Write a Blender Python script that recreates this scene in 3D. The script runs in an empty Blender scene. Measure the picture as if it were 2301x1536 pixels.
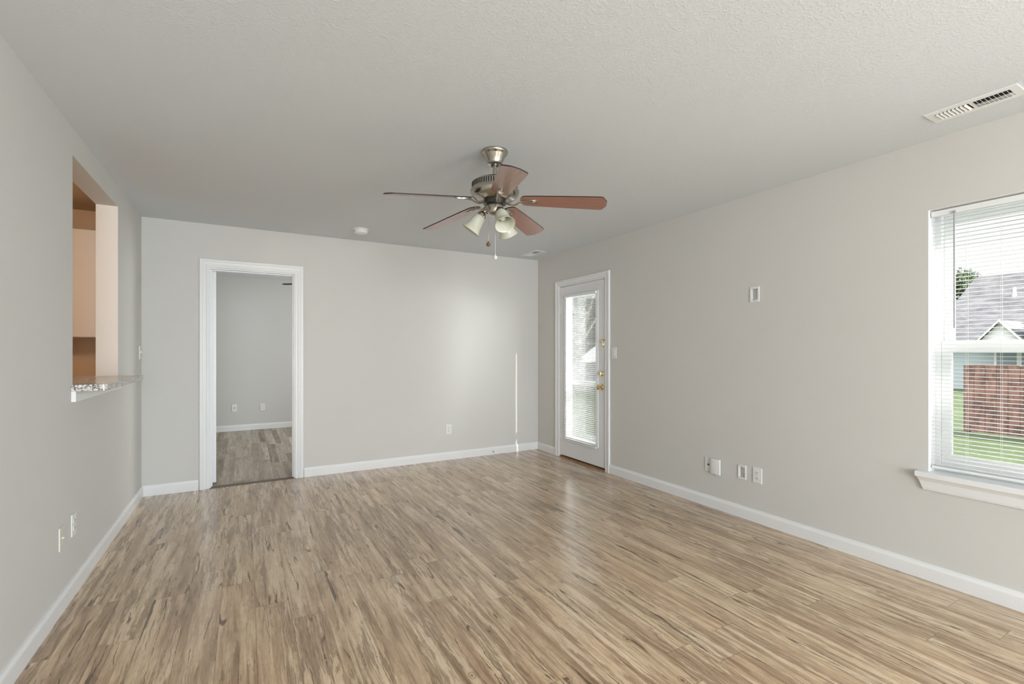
import bpy, bmesh, math, random
from mathutils import Vector, Matrix

# ------------------------------------------------------------------ camera, sky, sun, exposure
scene = bpy.context.scene
COL = scene.collection
R = math.radians
H = 2.44                                   # ceiling height
LX, RX, BY, RY = -0.784, 3.311, 5.184, -5.2  # left wall, right wall, back wall, rear wall

cam_d = bpy.data.cameras.new('camera')
cam_d.sensor_width = 36.0
cam_d.lens = 36.0 * 1064.6 / 2301.0
cam_d.shift_y = 18.5 / 2301.0
cam_d.clip_start, cam_d.clip_end = 0.05, 300
cam = bpy.data.objects.new('camera', cam_d)
COL.objects.link(cam)
cam.location = (0, 0, 1.276)
cam.rotation_euler = (R(90), 0, R(-29.43))
scene.camera = cam

scene.view_settings.view_transform = 'Standard'
scene.view_settings.look = 'None'
scene.view_settings.gamma = 1.0
scene.view_settings.use_curve_mapping = False
scene.view_settings.exposure = 0.14

w = bpy.data.worlds.new('sky')
scene.world = w
w.use_nodes = True
nt = w.node_tree
for n in list(nt.nodes): nt.nodes.remove(n)
wo = nt.nodes.new('ShaderNodeOutputWorld')
bg = nt.nodes.new('ShaderNodeBackground')
tc = nt.nodes.new('ShaderNodeTexCoord')
sx = nt.nodes.new('ShaderNodeSeparateXYZ')
rp = nt.nodes.new('ShaderNodeValToRGB')
e = rp.color_ramp.elements
e[0].position, e[0].color = 0.0, (0.90, 0.92, 0.94, 1)
e[1].position, e[1].color = 1.0, (4.6, 4.9, 5.3, 1)
m_ = rp.color_ramp.elements.new(0.36); m_.color = (0.95, 0.96, 0.98, 1)
m_ = rp.color_ramp.elements.new(0.60); m_.color = (4.2, 4.35, 4.6, 1)
nt.links.new(tc.outputs['Generated'], sx.inputs[0])
nt.links.new(sx.outputs['Z'], rp.inputs[0])
nt.links.new(rp.outputs[0], bg.inputs[0])
nt.links.new(bg.outputs[0], wo.inputs[0])
bg.inputs[1].default_value = 1.0

sun_d = bpy.data.lights.new('sun', 'SUN')
sun_d.energy = 17.0
sun_d.angle = R(0.53)
sun_d.color = (1.0, 0.97, 0.92)
sun = bpy.data.objects.new('sun', sun_d)
COL.objects.link(sun)
SUN = Vector((-0.437, 0.899, -0.65))
sun.rotation_euler = SUN.to_track_quat('-Z', 'Y').to_euler()


def area(name, loc, aim, sx_, sy_, power, color):
    l = bpy.data.lights.new(name, 'AREA')
    l.shape = 'RECTANGLE'; l.size, l.size_y = sx_, sy_
    l.energy = power; l.color = color
    o = bpy.data.objects.new(name, l); COL.objects.link(o)
    o.location = loc
    o.rotation_euler = (Vector(aim)).to_track_quat('-Z', 'Z').to_euler()
    return o

# added fill lamp in a made-up opening in the wall behind the camera
area('rear_fill', (0.45, RY + 0.06, 1.2), (0.3, 1, 0), 2.2, 2.1, 275, (0.885, 0.975, 1.045))
# added fill lamp in a made-up side opening, unseen behind the camera
area('side_fill', (RX - 0.02, -2.0, 1.25), (-1, 0.42, -0.62), 2.2, 1.5, 108, (0.885, 0.975, 1.045))
# two lamps added outside the patio door to boost the daylight through its glass
area('patio_fill', (4.45, 2.8, 1.72), (-1.1, 1.48, -0.62), 0.9, 0.9, 185, (0.94, 0.99, 1.0))
area('patio_fill_high', (4.75, 4.35, 1.95), (-1.4, -0.05, -0.85), 0.9, 0.9, 58, (0.94, 0.99, 1.0))
# lamp added outside the large window to strengthen its daylight
area('window_fill', (4.9, -0.15, 2.0), (-1.6, 0.85, -0.7), 1.0, 1.0, 34, (0.94, 0.99, 1.0))
# unseen lamp added to brighten the room beyond the doorway, no window there
area('bedroom_fill', (2.4, 7.0, 1.4), (-1, 0, 0), 1.6, 1.5, 41, (0.95, 0.985, 1.0))

# ------------------------------------------------------------------ helpers
def thing(name, loc=(0, 0, 0), rz=0, label=None, cat=None, group=None, kind=None):
    o = bpy.data.objects.new(name, None); COL.objects.link(o)
    o.empty_display_size = 0.05
    o.location = loc; o.rotation_euler = (0, 0, R(rz))
    tag(o, label, cat, group, kind)
    return o

def tag(o, label=None, cat=None, group=None, kind=None):
    if label: o['label'] = label
    if cat: o['category'] = cat
    if group: o['group'] = group
    if kind: o['kind'] = kind
    return o

class MB:
    """collects shapes into ONE mesh object"""
    def __init__(s): s.bm = bmesh.new()
    def face(s, pts):
        vs = [s.bm.verts.new(p) for p in pts]
        try: s.bm.faces.new(vs)
        except ValueError: pass
        return s
    def box(s, a, b, bev=0.0, mat=None):
        x0, y0, z0 = (min(a[i], b[i]) for i in range(3))
        x1, y1, z1 = (max(a[i], b[i]) for i in range(3))
        t = bmesh.new()
        v = [t.verts.new(p) for p in ((x0,y0,z0),(x1,y0,z0),(x1,y1,z0),(x0,y1,z0),(x0,y0,z1),(x1,y0,z1),(x1,y1,z1),(x0,y1,z1))]
        for f in ((0,3,2,1),(4,5,6,7),(0,1,5,4),(1,2,6,5),(2,3,7,6),(3,0,4,7)): t.faces.new([v[i] for i in f])
        if bev: bmesh.ops.bevel(t, geom=list(t.edges), offset=bev, segments=2, affect='EDGES', profile=0.6)
        if mat: bmesh.ops.transform(t, matrix=mat, verts=t.verts)
        s._merge(t); return s
    def _merge(s, t):
        me = bpy.data.meshes.new('t'); t.to_mesh(me); t.free()
        s.bm.from_mesh(me); bpy.data.meshes.remove(me)
    def lathe(s, prof, seg=32, mat=None, ang=2 * math.pi):
        t = bmesh.new(); rings = []
        for (r, z) in prof:
            if r < 1e-6: rings.append([t.verts.new((0, 0, z))])
            else: rings.append([t.verts.new((r * math.cos(2*math.pi*k/seg), r * math.sin(2*math.pi*k/seg), z)) for k in range(seg)])
        for A, B in zip(rings, rings[1:]):
            for k in range(seg):
                k2 = (k + 1) % seg
                if len(A) == 1 and len(B) == 1: continue
                if len(A) == 1: t.faces.new([A[0], B[k2], B[k]])
                elif len(B) == 1: t.faces.new([A[k], A[k2], B[0]])
                else: t.faces.new([A[k], A[k2], B[k2], B[k]])
        bmesh.ops.recalc_face_normals(t, faces=t.faces)
        if mat: bmesh.ops.transform(t, matrix=mat, verts=t.verts)
        s._merge(t); return s
    def cyl(s, p, q, r, seg=16, r2=None):
        p, q = Vector(p), Vector(q); L = (q - p).length
        M = Matrix.Translation(p) @ (q - p).to_track_quat('Z', 'Y').to_matrix().to_4x4()
        r2 = r if r2 is None else r2
        return s.lathe([(0, 0), (r, 0), (r2, L), (0, L)], seg, M)
    def ball(s, c, r, seg=16, sc=(1, 1, 1)):
        M = Matrix.Translation(c) @ Matrix.Diagonal((*sc, 1))
        n = max(6, seg // 2)
        return s.lathe([(r * math.sin(math.pi*i/n), -r * math.cos(math.pi*i/n)) for i in range(n + 1)], seg, M)
    def tube(s, pts, r, seg=8, flat=None):
        pts = [Vector(p) for p in pts]; rings = []
        for i, p in enumerate(pts):
            d = (pts[min(i+1, len(pts)-1)] - pts[max(i-1, 0)]).normalized()
            up = Vector((0, 0, 1)) if abs(d.z) < 0.95 else Vector((1, 0, 0))
            a = d.cross(up).normalized(); b = a.cross(d).normalized()
            rr = r[i] if isinstance(r, (list, tuple)) else r
            fa, fb = flat or (1, 1)
            rings.append([s.bm.verts.new(p + a * rr * fa * math.cos(2*math.pi*k/seg) + b * rr * fb * math.sin(2*math.pi*k/seg)) for k in range(seg)])
        for A, B in zip(rings, rings[1:]):
            for k in range(seg):
                s.bm.faces.new([A[k], A[(k+1) % seg], B[(k+1) % seg], B[k]])
        s.bm.faces.new(rings[0][::-1]); s.bm.faces.new(rings[-1]); return s
    def prism(s, poly, z0, z1, mat=None, bev=0):
        t = bmesh.new()
        a = [t.verts.new((x, y, z0)) for x, y in poly]; b = [t.verts.new((x, y, z1)) for x, y in poly]
        t.faces.new(a[::-1]); t.faces.new(b)
        n = len(poly)
        for k in range(n): t.faces.new([a[k], a[(k+1) % n], b[(k+1) % n], b[k]])
        bmesh.ops.recalc_face_normals(t, faces=t.faces)
        if bev: bmesh.ops.bevel(t, geom=list(t.edges), offset=bev, segments=2, affect='EDGES')
        if mat: bmesh.ops.transform(t, matrix=mat, verts=t.verts)
        s._merge(t); return s
    def build(s, name, mat, parent=None, smooth=False, loc=None, recalc=True):
        if recalc: bmesh.ops.recalc_face_normals(s.bm, faces=s.bm.faces)
        me = bpy.data.meshes.new(name); s.bm.to_mesh(me); s.bm.free()
        me.materials.append(mat)
        if smooth:
            me.polygons.foreach_set('use_smooth', [True] * len(me.polygons))
            if hasattr(me, 'set_sharp_from_angle'): me.set_sharp_from_angle(angle=R(40))
        o = bpy.data.objects.new(name, me); COL.objects.link(o)
        if parent: o.parent = parent
        if loc: o.location = loc
        return o

def copy_tree(o, parent=None):
    c = o.copy(); COL.objects.link(c); c.parent = parent
    for ch in list(o.children): copy_tree(ch, c)
    return c

def wall_panel(mb, ur, zr, holes, t, M):
    """wall in the u-z plane, front at v=0, back at v=t, holes = (u0,u1,z0,z1); M maps (u,v,z) to the world"""
    us = sorted({ur[0], ur[1], *[h[0] for h in holes], *[h[1] for h in holes]})
    zs = sorted({zr[0], zr[1], *[h[2] for h in holes], *[h[3] for h in holes]})
    us = [u for u in us if ur[0] <= u <= ur[1]]; zs = [z for z in zs if zr[0] <= z <= zr[1]]
    nu, nz = len(us) - 1, len(zs) - 1
    def solid(i, j):
        if not (0 <= i < nu and 0 <= j < nz): return False
        u, z = (us[i] + us[i+1]) / 2, (zs[j] + zs[j+1]) / 2
        return not any(h[0] < u < h[1] and h[2] < z < h[3] for h in holes)
    q = lambda *p: mb.face([M @ Vector(x) for x in p])
    for i in range(nu):
        for j in range(nz):
            if not solid(i, j): continue
            a, b, c, d = us[i], us[i+1], zs[j], zs[j+1]
            q((a,0,c),(b,0,c),(b,0,d),(a,0,d)); q((a,t,c),(a,t,d),(b,t,d),(b,t,c))
            if not solid(i-1, j): q((a,0,c),(a,0,d),(a,t,d),(a,t,c))
            if not solid(i+1, j): q((b,0,c),(b,t,c),(b,t,d),(b,0,d))
            if not solid(i, j-1): q((a,0,c),(a,t,c),(b,t,c),(b,0,c))
            if not solid(i, j+1): q((a,0,d),(b,0,d),(b,t,d),(a,t,d))
    bmesh.ops.remove_doubles(mb.bm, verts=mb.bm.verts, dist=1e-5)
    return mb

def sweep_u(mb, u0, u1, z0, zt, prof, M):
    """door casing: profile points (outward offset, depth towards the room) swept up, across and down with mitres"""
    rows = []
    for (o, dp) in prof:
        rows.append([mb.bm.verts.new(M @ Vector(p)) for p in ((u0-o, -dp, z0), (u0-o, -dp, zt+o), (u1+o, -dp, zt+o), (u1+o, -dp, z0))])
    n = len(rows)
    for i in range(n):
        A, B = rows[i], rows[(i+1) % n]
        for k in range(3): mb.bm.faces.new([A[k], A[k+1], B[k+1], B[k]])
    mb.bm.faces.new([r[0] for r in rows]); mb.bm.faces.new([r[3] for r in rows])
    return mb

def sweep_line(mb, p, q, out, prof):
    """profile (distance out from the wall, z) extruded from p to q"""
    p, q, out = Vector(p), Vector(q), Vector(out)
    A = [mb.bm.verts.new(p + out * a + Vector((0, 0, z))) for a, z in prof]
    B = [mb.bm.verts.new(q + out * a + Vector((0, 0, z))) for a, z in prof]
    n = len(prof)
    for k in range(n): mb.bm.faces.new([A[k], A[(k+1) % n], B[(k+1) % n], B[k]])
    mb.bm.faces.new(A); mb.bm.faces.new(B[::-1]); return mb

# ------------------------------------------------------------------ materials
class NT:
    def __init__(s, name):
        s.m = bpy.data.materials.new(name); s.m.use_nodes = True
        s.t = s.m.node_tree; s.b = s.t.nodes['Principled BSDF']
    def n(s, typ, **kw):
        x = s.t.nodes.new(typ)
        for k, v in kw.items(): setattr(x, k, v)
        return x
    def set(s, sock, v):
        if hasattr(v, 'is_output'): s.t.links.new(v, sock)
        elif v is not None: sock.default_value = v
    def math(s, op, a, b=None, c=None, clamp=False):
        x = s.n('ShaderNodeMath', operation=op, use_clamp=clamp)
        s.set(x.inputs[0], a); s.set(x.inputs[1], b)
        if c is not None: s.set(x.inputs[2], c)
        return x.outputs[0]
    def mix(s, f, a, b, mode='MIX'):
        x = s.n('ShaderNodeMix', data_type='RGBA', blend_type=mode)
        s.set(x.inputs[0], f); s.set(x.inputs[6], a); s.set(x.inputs[7], b)
        return x.outputs[2]
    def xyz(s, x=0.0, y=0.0, z=0.0):
        c = s.n('ShaderNodeCombineXYZ')
        for i, v in enumerate((x, y, z)): s.set(c.inputs[i], v)
        return c.outputs[0]
    def obj(s):
        c = s.n('ShaderNodeTexCoord'); p = s.n('ShaderNodeSeparateXYZ')
        s.t.links.new(c.outputs['Object'], p.inputs[0])
        return c.outputs['Object'], p.outputs[0], p.outputs[1], p.outputs[2]
    def noise(s, vec, scale=1.0, detail=2.0, rough=0.5, dist=0.0):
        x = s.n('ShaderNodeTexNoise'); s.set(x.inputs['Vector'], vec)
        s.set(x.inputs['Scale'], scale); s.set(x.inputs['Detail'], detail)
        s.set(x.inputs['Roughness'], rough); s.set(x.inputs['Distortion'], dist)
        return x.outputs[0]
    def white(s, vec):
        x = s.n('ShaderNodeTexWhiteNoise', noise_dimensions='3D'); s.set(x.inputs['Vector'], vec)
        return x.outputs[0]
    def ramp(s, f, stops, interp='LINEAR'):
        x = s.n('ShaderNodeValToRGB'); x.color_ramp.interpolation = interp
        el = x.color_ramp.elements
        while len(el) < len(stops): el.new(0.5)
        for k, (p, c) in enumerate(stops):
            el[k].position = p; el[k].color = (*c, 1) if len(c) == 3 else c
        s.set(x.inputs[0], f); return x.outputs[0]
    def step(s, f, a, b):
        x = s.n('ShaderNodeMapRange', interpolation_type='SMOOTHSTEP')
        s.set(x.inputs[0], f); s.set(x.inputs[1], a); s.set(x.inputs[2], b); return x.outputs[0]
    def bump(s, h, strength, dist):
        x = s.n('ShaderNodeBump'); s.set(x.inputs['Height'], h)
        x.inputs['Strength'].default_value = strength; x.inputs['Distance'].default_value = dist
        s.t.links.new(x.outputs[0], s.b.inputs['Normal'])
    def out(s, col=None, rough=None, metal=None, spec=None, **kw):
        if col is not None: s.set(s.b.inputs['Base Color'], (*col, 1) if isinstance(col, tuple) and len(col) == 3 else col)
        if rough is not None: s.set(s.b.inputs['Roughness'], rough)
        if metal is not None: s.set(s.b.inputs['Metallic'], metal)
        if spec is not None: s.set(s.b.inputs['Specular IOR Level'], spec)
        for k, v in kw.items(): s.set(s.b.inputs[k.replace('_', ' ')], v)
        return s.m

def srgb(r, g, b):
    f = lambda c: (c/255/12.92) if c/255 <= 0.04045 else ((c/255+0.055)/1.055)**2.4
    return (f(r), f(g), f(b))

def paint(name, col, rough=0.6, bump=0.0, scale=200.0, spec=0.3, var=0.03):
    n = NT(name); v, x, y, z = n.obj()
    f = n.noise(v, 1.3, 3, 0.6)
    c = n.mix(f, (*[k*(1-var) for k in col], 1), (*[min(1, k*(1+var)) for k in col], 1))
    if bump: n.bump(n.noise(v, scale, 3, 0.6), bump, 0.002)
    return n.out(c, rough, 0.0, spec)

M_WALL = paint('warm_grey_wall_paint', (0.640, 0.626, 0.596), 0.75, 0.12, 160, 0.25)
M_TRIM = paint('white_trim_paint', (0.80, 0.80, 0.80), 0.35, 0, 1, 0.45, 0.01)
M_VINYL = paint('white_vinyl', (0.83, 0.84, 0.83), 0.3, 0, 1, 0.45, 0.01)
M_DOOR = paint('white_door_paint', (0.79, 0.79, 0.80), 0.35, 0, 1, 0.45, 0.01)
M_PLASTIC = paint('white_plastic', (0.78, 0.78, 0.76), 0.35, 0, 1, 0.5, 0.01)
M_IVORY = paint('ivory_plastic', (0.70, 0.69, 0.61), 0.35, 0, 1, 0.5, 0.01)
M_DARK = paint('dark_slot', (0.015, 0.014, 0.013), 0.6)
M_GAP = paint('dark_gap', (0.02, 0.017, 0.015), 0.8)
M_SLAT = paint('white_blind_slat', (0.78, 0.78, 0.77), 0.45, 0, 1, 0.3, 0.01)
M_CORD = paint('white_cord', (0.80, 0.80, 0.77), 0.8)
M_CAB = paint('cream_cabinet_paint', (0.74, 0.72, 0.68), 0.4)

M_KITCHEN = paint('kitchen_tan_and_warm_dim', (0.56, 0.43, 0.30), 0.7, 0.5, 60)  # tan wall paint; on the ceiling the tan stands for dim warm light
n = NT('ceiling_texture'); v, x, y, z = n.obj()
f = n.noise(v, 140, 4, 0.6, 0.3)
f2 = n.step(n.noise(v, 95, 3, 0.55), 0.46, 0.68)
n.bump(n.math('ADD', n.math('MULTIPLY', f, 0.6), f2), 0.24, 0.0028)
M_CEIL = n.out((0.705, 0.735, 0.752), 0.85, 0, 0.2)

def plank_floor(name, W, L, off0, tones, crack, patch, knots, sub, rough, streak=15, coat=0.45):
    n = NT(name); v, x, y, z = n.obj()
    X = n.math('SUBTRACT', n.math('DIVIDE', x, W), off0)
    row = n.math('FLOOR', X); fx = n.math('FRACT', X)
    offs = n.white(n.xyz(row, 3.7, 1.1))
    Y = n.math('ADD', n.math('DIVIDE', y, L), n.math('MULTIPLY', offs, 7.0))
    col = n.math('FLOOR', Y); fy = n.math('FRACT', Y)
    pid = n.white(n.xyz(row, col, 5.5)); pid2 = n.white(n.xyz(row, col, 9.5)); pid3 = n.white(n.xyz(row, col, 14.5))
    seed = n.math('MULTIPLY', pid, 60.0)
    wob = n.noise(n.xyz(n.math('MULTIPLY', x, 3.0), n.math('MULTIPLY', y, 2.2), seed), 1, 2, 0.5)
    # the print splits a plank lengthwise into two narrow boards
    cut = n.math('ADD', n.math('ADD', 0.25, n.math('MULTIPLY', pid2, 0.4)), n.math('MULTIPLY', wob, 0.12))
    half = n.math('GREATER_THAN', fx, cut)
    hid = n.white(n.xyz(row, col, n.math('ADD', half, 20.5)))
    seed2 = n.math('ADD', seed, n.math('MULTIPLY', half, 17.0))
    g1 = n.noise(n.xyz(n.math('MULTIPLY', x, 55), n.math('MULTIPLY', y, 3.2), seed2), 1, 6, 0.65, 0.4)
    g2 = n.noise(n.xyz(n.math('MULTIPLY', x, 150), n.math('MULTIPLY', y, 5.0), seed2), 1, 4, 0.6)
    big = n.noise(n.xyz(n.math('MULTIPLY', x, 9), n.math('MULTIPLY', y, 1.7), seed2), 1, 4, 0.6, 0.6)
    wx_ = n.math('ADD', x, n.math('MULTIPLY', n.math('SUBTRACT', n.noise(n.xyz(n.math('MULTIPLY', x, 26), n.math('MULTIPLY', y, 7), seed), 1, 4, 0.6), 0.5), 0.034))
    strip = n.noise(n.xyz(n.math('MULTIPLY', wx_, streak), n.math('MULTIPLY', y, 1.15), seed2), 1, 4, 0.6, 0.5)
    tone = n.math('ADD', n.math('MULTIPLY', n.math('SUBTRACT', hid, 0.5), sub), n.math('ADD', n.math('ADD', n.math('MULTIPLY', strip, 0.75), n.math('MULTIPLY', g1, 0.30)), n.math('MULTIPLY', big, 0.16)))
    tone = n.math('SUBTRACT', tone, 0.06)
    c = n.ramp(tone, [(0.32, tones[0]), (0.475, tones[1]), (0.605, tones[2]), (0.80, tones[3])])
    # greyer and rosier boards
    c = n.mix(n.math('MULTIPLY', n.step(pid3, 0.45, 1.0), 0.35), c, n.mix(1.0, c, (1.04, 0.97, 0.93, 1), 'MULTIPLY'))
    c = n.mix(n.math('MULTIPLY', n.step(big, 0.45, 0.7), 0.4), c, n.mix(1.0, c, (0.94, 0.97, 0.98, 1), 'MULTIPLY'))
    # worn dark patches with ragged edges, broken up by the grain
    pn = n.noise(n.xyz(n.math('MULTIPLY', wx_, 36), n.math('MULTIPLY', y, 2.0), n.math('ADD', seed2, 31)), 1, 8, 0.66, 0.7)
    area_ = n.noise(n.xyz(n.math('MULTIPLY', x, 5), n.math('MULTIPLY', y, 1.4), n.math('ADD', seed, 3)), 1, 2, 0.5)
    pth = n.math('SUBTRACT', n.math('ADD', patch[0], 0.16), n.math('ADD', n.math('MULTIPLY', n.math('SUBTRACT', hid, 0.5), 0.10), n.math('MULTIPLY', area_, 0.32)))
    pm = n.step(pn, pth, n.math('ADD', pth, 0.06))
    fine = n.noise(n.xyz(n.math('MULTIPLY', x, 210), n.math('MULTIPLY', y, 9.0), seed2), 1, 3, 0.6)
    pm = n.math('MULTIPLY', pm, n.step(fine, 0.25, 0.62))
    c = n.mix(n.math('MULTIPLY', pm, patch[1], clamp=True), c, (*tones[0], 1))
    # fine light and dark fibres
    c = n.mix(1.0, c, n.ramp(g2, [(0.26, (0.80, 0.78, 0.76)), (0.46, (1.0, 1.0, 1.0)), (0.72, (1.09, 1.09, 1.09))]), 'MULTIPLY')
    c = n.mix(1.0, c, n.ramp(fine, [(0.30, (0.84, 0.83, 0.82)), (0.5, (1.0, 1.0, 1.0)), (0.70, (1.09, 1.09, 1.09))]), 'MULTIPLY')
    mott = n.noise(n.xyz(n.math('MULTIPLY', x, 60), n.math('MULTIPLY', y, 22), seed2), 1, 4, 0.65)
    c = n.mix(1.0, c, n.ramp(mott, [(0.30, (0.88, 0.87, 0.86)), (0.5, (1.0, 1.0, 1.0)), (0.70, (1.07, 1.07, 1.06))]), 'MULTIPLY')
    # long thin drying cracks
    cn = n.noise(n.xyz(n.math('MULTIPLY', wx_, 20), n.math('MULTIPLY', y, 0.7), n.math('ADD', seed2, 77)), 1, 1, 0.5, 0.0)
    ca = n.math('ABSOLUTE', n.math('SUBTRACT', cn, 0.5))
    cl = n.math('SUBTRACT', 1.0, n.step(ca, 0.004, 0.014))
    cm = n.step(n.noise(n.xyz(n.math('MULTIPLY', x, 9), n.math('MULTIPLY', y, 1.8), n.math('ADD', seed2, 5)), 1, 2, 0.5), 0.48, 0.54)
    c = n.mix(n.math('MULTIPLY', n.math('MULTIPLY', cl, cm), crack), c, (*[k*0.45 for k in tones[0]], 1))
    if knots:
        vo = n.n('ShaderNodeTexVoronoi', feature='F1'); vo.inputs['Scale'].default_value = 1.0
        wv = n.noise(v, 40, 2, 0.5)
        n.set(vo.inputs['Vector'], n.xyz(n.math('ADD', n.math('MULTIPLY', x, 6.4), n.math('MULTIPLY', wv, 0.03)), n.math('MULTIPLY', y, 4.4), 0.5))
        dd = vo.outputs['Distance']
        core = n.math('SUBTRACT', 1.0, n.step(dd, 0.040, 0.060))
        ring = n.math('MULTIPLY', n.step(dd, 0.065, 0.08), n.math('SUBTRACT', 1.0, n.step(dd, 0.095, 0.125)))
        ksel = n.step(vo.outputs['Color'], 0.25, 0.3)
        c = n.mix(n.math('MULTIPLY', n.math('MULTIPLY', core, ksel), 0.85), c, (*[k*0.6 for k in tones[0]], 1))
        c = n.mix(n.math('MULTIPLY', n.math('MULTIPLY', ring, ksel), 0.45), c, (*tones[0], 1))
    # joints between planks
    ex = n.math('MINIMUM', fx, n.math('SUBTRACT', 1.0, fx)); ey = n.math('MINIMUM', fy, n.math('SUBTRACT', 1.0, fy))
    sm = n.math('MAXIMUM', n.math('SUBTRACT', 1.0, n.step(n.math('MULTIPLY', ex, W), 0.0006, 0.0018)), n.math('SUBTRACT', 1.0, n.step(n.math('MULTIPLY', ey, L), 0.0006, 0.0022)))
    c = n.mix(n.math('MULTIPLY', sm, 0.55), c, (*[k*0.5 for k in tones[0]], 1))
    n.bump(n.math('SUBTRACT', n.math('MULTIPLY', g1, 0.5), sm), 0.12, 0.001)
    rr = n.math('ADD', rough, n.math('MULTIPLY', g1, 0.08))
    return n.out(c, rr, 0, 0.5, Coat_Weight=coat, Coat_Roughness=0.2)

M_FLOOR = plank_floor('distressed_pine_plank', 0.15, 1.22, 0.3,
    [srgb(131, 104, 78), srgb(183, 155, 124), srgb(210, 185, 153), srgb(226, 206, 177)], 0.9, (0.515, 0.85), True, 0.11, 0.17)
M_FLOOR2 = plank_floor('grey_brown_wood_tile', 0.178, 1.2, 0.47,
    [srgb(122, 108, 92), srgb(154, 141, 124), srgb(174, 162, 145), srgb(204, 196, 182)], 0.35, (0.58, 0.5), False, 0.30, 0.42, 13, 0.0)

def metal(name, col, rough, aniso=0.0, brush=0.0):
    n = NT(name); v, x, y, z = n.obj()
    if brush:
        f = n.noise(n.xyz(n.math('MULTIPLY', x, 8), n.math('MULTIPLY', y, 8), n.math('MULTIPLY', z, 600)), 1, 2, 0.5)
        return n.out((*col,), n.math('ADD', rough - brush/2, n.math('MULTIPLY', f, brush)), 1.0)
    return n.out((*col,), rough, 1.0)
M_NICKEL = metal('brushed_nickel', (0.47, 0.44, 0.385), 0.25, 0, 0.12)
M_NICKEL_DARK = metal('dark_nickel', (0.10, 0.095, 0.085), 0.35)
M_BRASS = metal('polished_brass', (0.80, 0.64, 0.36), 0.16)
M_BRASS_DULL = metal('antique_brass', (0.62, 0.52, 0.32), 0.3)
M_STEEL = metal('grey_steel', (0.6, 0.6, 0.6), 0.4)

n = NT('reddish_wood_blade'); v, x, y, z = n.obj()
g = n.noise(n.xyz(n.math('MULTIPLY', x, 5), n.math('MULTIPLY', y, 110), n.math('MULTIPLY', z, 10)), 1, 5, 0.6)
M_BLADE = n.out(n.ramp(g, [(0.3, (0.270, 0.115, 0.076)), (0.7, (0.370, 0.175, 0.125))]), 0.40, 0, 0.5, Coat_Weight=0.8, Coat_Roughness=0.22)
M_BLADE_EDGE = paint('dark_blade_edge', (0.03, 0.016, 0.013), 0.5)
M_KNOB = paint('turned_wood_knob', (0.16, 0.09, 0.06), 0.4)

n = NT('alabaster_glass'); v, x, y, z = n.obj()
f = n.noise(v, 14, 3, 0.6, 0.8)
M_SHADE = n.out(n.mix(f, (0.54, 0.53, 0.42, 1), (0.66, 0.655, 0.57, 1)), 0.25, 0, 0.5, Subsurface_Weight=0.25, Subsurface_Radius=(0.02, 0.02, 0.015), Subsurface_Scale=0.5)

n = NT('window_glass')
tr = n.n('ShaderNodeBsdfTransparent'); gs = n.n('ShaderNodeBsdfGlossy'); gs.inputs['Roughness'].default_value = 0.02
fr = n.n('ShaderNodeFresnel'); fr.inputs['IOR'].default_value = 1.35
mx = n.n('ShaderNodeMixShader')
n.t.links.new(n.math('MULTIPLY', fr.outputs[0], 0.6), mx.inputs[0])
n.t.links.new(tr.outputs[0], mx.inputs[1]); n.t.links.new(gs.outputs[0], mx.inputs[2])
n.t.links.new(mx.outputs[0], n.t.nodes['Material Output'].inputs[0])
M_GLASS = n.m

n = NT('clear_grey_wand'); M_WAND = n.out((0.36, 0.36, 0.38), 0.2, 0, 0.5)

n = NT('speckled_granite'); v, x, y, z = n.obj()
a = n.noise(v, 95, 3, 0.6); b = n.noise(v, 60, 2, 0.5, 0.4); vv = n.n('ShaderNodeTexVoronoi'); vv.inputs['Scale'].default_value = 130; n.set(vv.inputs['Vector'], v)
c = n.ramp(a, [(0.40, (0.10, 0.09, 0.085)), (0.47, (0.42, 0.39, 0.36)), (0.56, (0.64, 0.62, 0.59)), (0.7, (0.78, 0.76, 0.73))])
c = n.mix(n.step(b, 0.60, 0.66), c, (0.36, 0.27, 0.23, 1))
c = n.mix(n.math('SUBTRACT', 1.0, n.step(vv.outputs['Distance'], 0.10, 0.2)), c, (0.12, 0.11, 0.11, 1))
M_GRANITE = n.out(c, 0.18, 0, 0.5)

n = NT('threshold_oak'); v, x, y, z = n.obj()
g = n.noise(n.xyz(n.math('MULTIPLY', x, 60), n.math('MULTIPLY', y, 4), 0.0), 1, 4, 0.6)
M_THRESH = n.out(n.ramp(g, [(0.3, srgb(120, 78, 45)), (0.7, srgb(170, 118, 75))]), 0.45)

# exterior materials
n = NT('lawn_grass'); v, x, y, z = n.obj()
g = n.noise(v, 0.5, 4, 0.6); g2 = n.noise(v, 9, 4, 0.7)
c = n.ramp(n.math('ADD', n.math('MULTIPLY', g, 0.5), n.math('MULTIPLY', g2, 0.5)), [(0.35, (0.030, 0.046, 0.016)), (0.5, (0.050, 0.070, 0.028)), (0.68, (0.080, 0.098, 0.048))])
n.bump(g2, 0.6, 0.05); M_GRASS = n.out(c, 0.9, 0, 0.2)

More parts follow.
